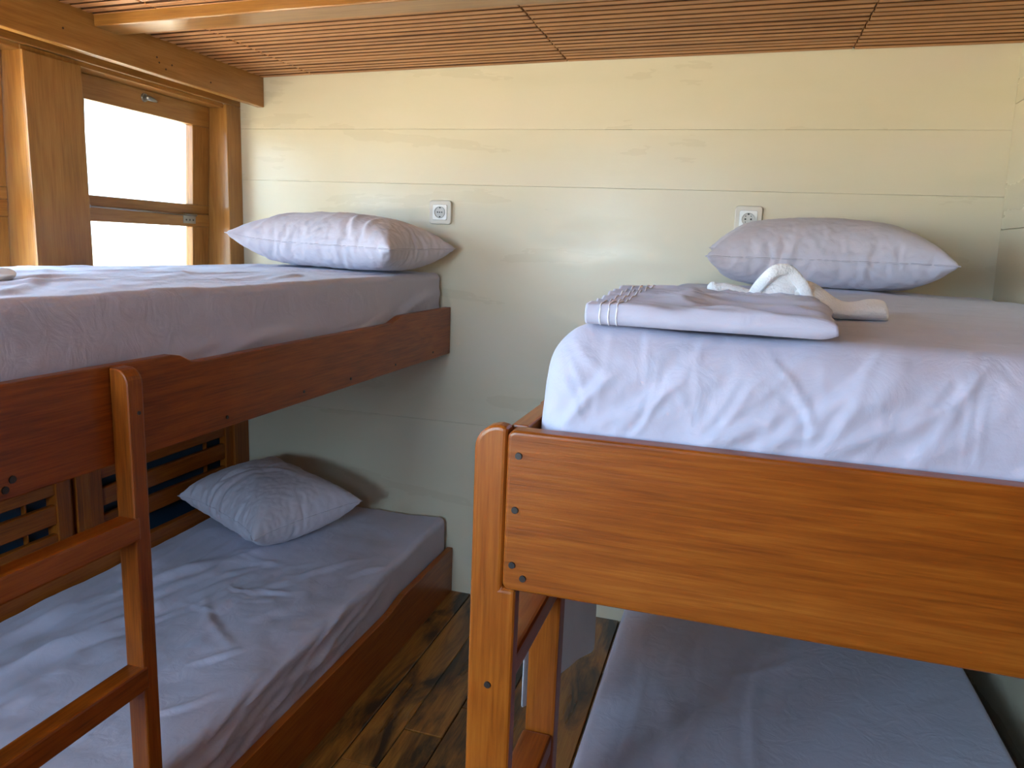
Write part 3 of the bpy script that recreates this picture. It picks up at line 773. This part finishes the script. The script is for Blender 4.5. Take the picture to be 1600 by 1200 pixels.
# upper narrow bunk
def bendA(V, uv):
    V[:, 2] += 0.030 * np.clip(np.abs(V[:, 0]) / 0.40, 0, 1) ** 3 * (V[:, 0] < 0) 
    return V
pillow((-1.425, 2.52, 1.367), (0.87, 0.90, 0.78), (0.02, 0.02, math.radians(-6)), 'plump white pillow on the upper bunk below the window, tip overhanging the edge',
       cr(12, (-0.35, -0.25), (0.35, 0.0), 1.1, 0.3, 0.2, 0.010, 0.006, 101) + [(-0.3, -0.26, -0.24, -0.05, 0.008, 0.010), (0.20, -0.25, 0.12, -0.02, 0.012, 0.012), (0.26, -0.24, 0.22, -0.05, 0.01, 0.01)],
       cr(10, (-0.35, -0.25), (0.35, -0.1), 1.3, 0.4, 0.15, 0.010, 0.006, 102), bendA, 0.0)
# upper wide bunk
def bendB(V, uv):
    return V
pillow((0.235, 2.55, 1.377), (0.845, 0.84, 0.81), (math.radians(4), 0, math.radians(1)), 'long white pillow at the head of the wide bunk, below the socket',
       cr(8, (-0.35, -0.2), (0.35, 0.1), 0.3, 0.3, 0.2, 0.010, 0.004, 111) + [(-0.02, -0.26, -0.02, 0.1, 0.003, 0.003)],
       cr(14, (-0.3, -0.26), (0.36, -0.08), 0.35, 0.15, 0.3, 0.009, 0.008, 112), bendB, 0.0)
# lower narrow bunk
pillow((-1.700, 2.425, 0.342), (0.70, 0.90, 0.88), (math.radians(4), math.radians(2), math.radians(-24)), 'grey looking white pillow lying askew on the lower bunk below the window',
       cr(14, (-0.35, -0.25), (0.05, 0.2), 1.2, 0.25, 0.3, 0.012, 0.009, 121) + cr(4, (0, -0.2), (0.3, 0.2), 0.2, 0.3, 0.3, 0.02, 0.005, 122),
       cr(8, (-0.35, -0.25), (0.35, -0.1), 1.3, 0.4, 0.15, 0.010, 0.006, 123))

# ------------------------------------------------------------------ sockets
cream_plastic = simple('cream_plastic', (0.62, 0.57, 0.47), rough=0.3); white_plastic = simple('white_plastic', (0.80, 0.79, 0.75), rough=0.25)
black = simple('black_hole', (0.01, 0.01, 0.01), rough=0.6)
def socket(c, label, kids, w=0.092, fmat=cream_plastic, inner=0.060):
    x, z = c; y = YB
    s = empty('wall_socket', (x, y, z - w / 2)); tag(s, label, 'socket', 'wall sockets')
    prism('frame', rr_poly(x - w / 2, x + w / 2, z - w / 2, z + w / 2, 0.012), 'y', y - 0.016, y + 0.001, fmat, s, 0.004, 3)
    fp = prism('face_plate', rr_poly(x - inner / 2, x + inner / 2, z - inner / 2, z + inner / 2, 0.006), 'y', y - 0.020, y - 0.012, white_plastic, s, 0.002, 2)
    # recessed round well: a ring wall and a floor
    bm = bmesh.new(); seg = 28; R1, R2 = 0.0205, 0.0225
    def ringv(r, yy): return [bm.verts.new((r * math.cos(2 * math.pi * k / seg), yy, r * math.sin(2 * math.pi * k / seg))) for k in range(seg)]
    a = ringv(R2, -0.0203); b = ringv(R2, -0.0235); c2 = ringv(R1, -0.0235); d = ringv(R1 - 0.001, -0.0206)
    for A, B in ((a, b), (b, c2), (c2, d)):
        for k in range(seg): bm.faces.new((A[k], A[(k + 1) % seg], B[(k + 1) % seg], B[k]))
    bm.faces.new(d)
    bmesh.ops.recalc_face_normals(bm, faces=list(bm.faces))
    me = bpy.data.meshes.new('well'); bm.to_mesh(me); bm.free(); me.materials.append(simple('grey_plastic', (0.5, 0.48, 0.44), rough=0.35))
    link('well', me, None, fp, (x, y, z))
    for dx, dz, r in kids: disc('contact_hole', (x + dx, y - 0.0212, z + dz), r, 'y', 0.0012, black, fp, 10)
    return s
socket((-1.150, 1.593), 'cream wall socket with three pin holes above the narrow bunk', [(-0.009, 0, 0.0026), (0, 0, 0.0026), (0.009, 0, 0.0026), (0.001, 0.018, 0.0034), (0.001, -0.018, 0.0034)])
socket((0.012, 1.597), 'white faced wall socket partly hidden behind the pillow on the wide bunk', [(-0.0095, 0, 0.0032), (0.0095, 0, 0.0032), (0.0, 0.018, 0.0036), (0, -0.018, 0.0034), (-0.009, 0.010, 0.0018), (0.009, 0.010, 0.0018), (-0.009, -0.010, 0.0018), (0.009, -0.010, 0.0018)])

# ------------------------------------------------------------------ folded sheet and towels on the wide bunk
def sheet_surface(name, fn, nu, nv, mat, base, parent=None, thick=0.003, sub=1):
    V = [np.array(fn(i / nu, j / nv)) - np.array(base) for j in range(nv + 1) for i in range(nu + 1)]
    F = [(j * (nu + 1) + i, j * (nu + 1) + i + 1, (j + 1) * (nu + 1) + i + 1, (j + 1) * (nu + 1) + i) for j in range(nv) for i in range(nu)]
    o = link(name, mesh_from(name, V, F, mat, True), None, parent, base)
    if thick:
        s = o.modifiers.new('thickness', 'SOLIDIFY'); s.thickness = thick; s.offset = 0
    if sub:
        s = o.modifiers.new('smooth', 'SUBSURF'); s.levels = sub; s.render_levels = sub
    return o
# folded sheet: a thick fold, its back half resting on the towel
SB = (-0.03, 1.1, 1.378)
def rise(y, u=0.5): return (0.0095 - 0.001 * u) * min(1.0, max(0.0, (y - 0.98) / 0.10))
def fold_layer(x0, x1, y0, y1, zb, h, seed, rot, amp=0.004):
    """a doubled layer: bottom leaf, rounded front edge, top leaf"""
    def fn(u, v):
        s = v * 2.2
        yb = y1
        if s < 1.0: y = yb - (yb - y0 - h / 2) * s; z = zb
        elif s < 1.2:
            t = (s - 1.0) / 0.2 * math.pi; y = y0 + h / 2 - math.sin(t) * h / 2; z = zb + h / 2 - math.cos(t) * h / 2
        else: y = y0 + h / 2 + (yb - y0 - h / 2) * (s - 1.2); z = zb + h
        x = x0 + (x1 - x0) * u
        k = 1.0 if s > 1.15 else 0.08
        q = np.array([[x * 8 + seed, y * 26 + 1.2 * math.sin(x * 11)]]); q2 = np.array([[x * 18 + seed * 2, y * 40 + 4]])
        n1 = vnoise(q, seed)[0]; n2 = vnoise(q2, seed + 3)[0]
        z += k * amp * ((1 - 2 * abs(n1)) * 0.9 + 0.5 * n2) + rise(y, u)
        y += 0.003 * vnoise(np.array([[x * 14, seed + 0.5]]), seed)[0]
        # the end of the fold on the wall side is puffed and rounded
        e = max(0.0, (u - 0.93) / 0.07); z += (0.5 - (z - zb - rise(y, u)) / max(h, 1e-3)) * h * 0.5 * e * e
        x -= 0.002 * e * vnoise(np.array([[y * 30, z * 60]]), 4)[0]
        cx, cy = (x0 + x1) / 2, (y0 + y1) / 2; c, sn = math.cos(rot), math.sin(rot)
        return (cx + (x - cx) * c - (y - cy) * sn, cy + (x - cx) * sn + (y - cy) * c, z)
    return fn
fs = empty('folded_sheet', SB); tag(fs, 'folded lavender sheet lying at the front edge of the wide bunk', 'sheet')
sheet_surface('layer', fold_layer(-0.168, 0.112, 0.928, 1.25, 1.3835, 0.010, 1, -0.03, 0.001), 40, 60, SHEET(), SB, fs, 0.003)
outer = fold_layer(-0.176, 0.118, 0.916, 1.262, 1.3785, 0.022, 2, -0.03, 0.0056)
sheet_surface('layer', outer, 90, 130, SHEET(), SB, fs, 0.003, 0)
# white hem lines across the end of the fold
for dx in (0.019, 0.030, 0.040):
    pts = []
    for k in range(70):
        v = (1.02 + k / 69 * 1.16) / 2.2
        p = outer(dx / 0.294, v); n = 0.0017; s = v * 2.2
        a = min(1, max(0, (s - 1) / 0.2)) * math.pi
        pts.append((p[0], p[1] - (n * math.sin(a) if s < 1.2 else 0), p[2] - n * math.cos(a)))
    tube('hem', pts, 0.0011, cloth('white_hem_thread', (0.85, 0.84, 0.88)), fs, 6)

# terry towel: a thick folded pad partly under the sheet, one end pulled up into a loose peak
TB = (0.03, 1.35, 1.376)
tw = empty('towel', TB); tag(tw, 'white terry towel with a loose peak, lying behind the folded lavender sheet', 'towel', 'towels')
Pv, Nv, Fv = rounded_box((-0.206, 1.10, 1.3745), (0.105, 1.44, 1.3845), 0.0045, 0.008)
lump = 0.002 * fbm(Pv[:, :2] * 14, 5) * np.clip(Nv[:, 2], 0, 1)
Pv = Pv + Nv * lump[:, None]
Pv[:, 2] += np.clip(Nv[:, 2], 0, 1) * 0.024 * np.clip((Pv[:, 1] - 1.268) / 0.07, 0, 1) * np.clip((1.46 - Pv[:, 1]) / 0.06, 0, 1) * np.clip((0.06 - Pv[:, 0]) / 0.15, 0, 1)
Pv[:, 2] -= 0.0005
link('towel_body', mesh_from('towel_body', Pv - np.array(TB), Fv, TERRY(), True), None, tw, TB)
def peak(u, v):
    # a loose hood of cloth, open towards the aisle end of the bed
    t = (u - 0.5) * 2
    ang = math.pi * (0.5 - 0.62 * t)
    ca, sa = math.cos(ang), math.sin(ang)
    h = 0.060 * (1 - 0.55 * v ** 1.4)
    w = (0.027 + 0.018 * max(0.0, 1 - max(0.0, sa))) * (1 - 0.2 * v)
    x = 0.064 + 0.014 * v + w * math.copysign(abs(ca) ** 0.75, ca)
    z = 1.394 + (h * sa ** 0.8 if sa > 0 else 0.004 * sa)
    y = 1.235 + 0.12 * v + 0.010 * (1 - max(0.0, sa)) + 0.006 * math.sin(5 * t)
    q = np.array([[u * 6, v * 5]])
    return (x + 0.003 * vnoise(q, 3)[0], y, z + 0.003 * vnoise(q, 9)[0])
sheet_surface('peak', peak, 40, 24, TERRY(), TB, tw, 0.018)
def inner(u, v):
    x = 0.033 + 0.060 * u; a = math.pi * (0.06 + 0.88 * u)
    return (x, 1.246 + 0.012 * v - 0.006 * math.sin(a), 1.388 + 0.060 * math.sin(a) ** 0.6 * v)
sheet_surface('inner_leaf', inner, 16, 16, TERRY(), TB, tw, 0.007)
def tail(u, v):
    # tail lying down towards the wall side, a tapering tube of cloth
    a = 2 * math.pi * v
    cx = 0.085 + 0.150 * u; cy = 1.285 + 0.035 * u; ry = 0.050 * (1 - 0.35 * u); rz = 0.020 * (1 - 0.40 * u) + 0.004 * math.sin(u * 9)
    if u > 0.94: f = math.sqrt(max(0.0, 1 - ((u - 0.94) / 0.06) ** 2)); ry *= max(f, 0.05); rz *= max(f, 0.05)
    z = 1.3755 + rz + rz * math.sin(a) + (0.016 * (1 - u) ** 2) * max(0.0, math.sin(a))
    q = np.array([[u * 7, math.cos(a) * 1.5]])
    return (cx, cy + ry * math.cos(a), z + 0.0025 * vnoise(q, 15)[0] * (1 if math.sin(a) > 0 else 0.1))
sheet_surface('tail', tail, 40, 32, TERRY(), TB, tw, 0.0)
def lobe(u, v):
    a = 2 * math.pi * v
    f = math.sqrt(max(0.02, 1 - (1 - min(1.0, u / 0.15)) ** 2))
    cx = -0.050 + 0.100 * u; r = (0.0145 - 0.005 * u) * f
    q = np.array([[u * 6, v * 5]])
    return (cx, 1.300 - 0.01 * u + 1.3 * r * math.cos(a), 1.4145 - 0.012 * u + r * math.sin(a) + 0.002 * vnoise(q, 25)[0])
sheet_surface('lobe', lobe, 24, 20, TERRY(), TB, tw, 0.0)

# rolled end of a towel on the upper narrow bunk
def roll_end(c, ax, L, r, flatf):
    ax = np.array(ax); V = []; F = []; n = 20; m = 28
    side = np.array([-ax[1], ax[0], 0])
    for i in range(n + 1):
        s = i / n; e = min(1.0, math.sqrt(max(0.0, 1 - max(0, 1 - s * L / r) ** 2)), math.sqrt(max(0.0, 1 - max(0, 1 - (1 - s) * L / r) ** 2)))
        for k in range(m):
            a = 2 * math.pi * k / m
            V.append(ax * s * L + side * 2.2 * r * e * math.cos(a) + np.array([0, 0, r * flatf + r * flatf * e * math.sin(a)]))
    for i in range(n):
        for k in range(m): F.append((i * m + k, i * m + (k + 1) % m, (i + 1) * m + (k + 1) % m, (i + 1) * m + k))
    F.append(tuple(range(m))[::-1]); F.append(tuple(n * m + k for k in range(m)))
    return link('towel', mesh_from('towel', V, F, TERRY(), True), None, None, c)
t2 = roll_end((-1.392, 1.145, 1.362), (-0.95, -0.31, 0.0), 0.40, 0.020, 0.66)
tag(t2, 'rolled white towel end lying on the upper bunk below the window', 'towel', 'towels')

# sheet hanging down in the aisle from the rail of the wide bunk
def hang(u, v):
    # falls from the underside of the side rail and flares out into the aisle
    y = 1.245 + 0.635 * u
    xo = -0.326 + 0.030 * u + 0.010 * math.sin(u * 9) * (0.3 + v) + 0.004 * math.sin(u * 23)
    x = -0.252 + (xo + 0.252) * min(1.0, v * 3.0) ** 0.6
    low = float(np.interp(u, [0, 0.08, 0.38, 0.46, 0.52, 0.62, 0.93, 1.0], [0.60, 0.59, 0.465, 0.455, 0.475, 0.465, 0.415, 0.43]))
    return (x, y, 1.0325 + (low - 1.0325) * v)
hs = sheet_surface('hanging_sheet', hang, 50, 40, cloth('white_cotton', (0.76, 0.76, 0.78)), (-0.30, 1.5, 0.52), None, 0.002)
tag(hs, 'white cloth hanging from the side of the wide bunk behind its ladder', 'cloth')
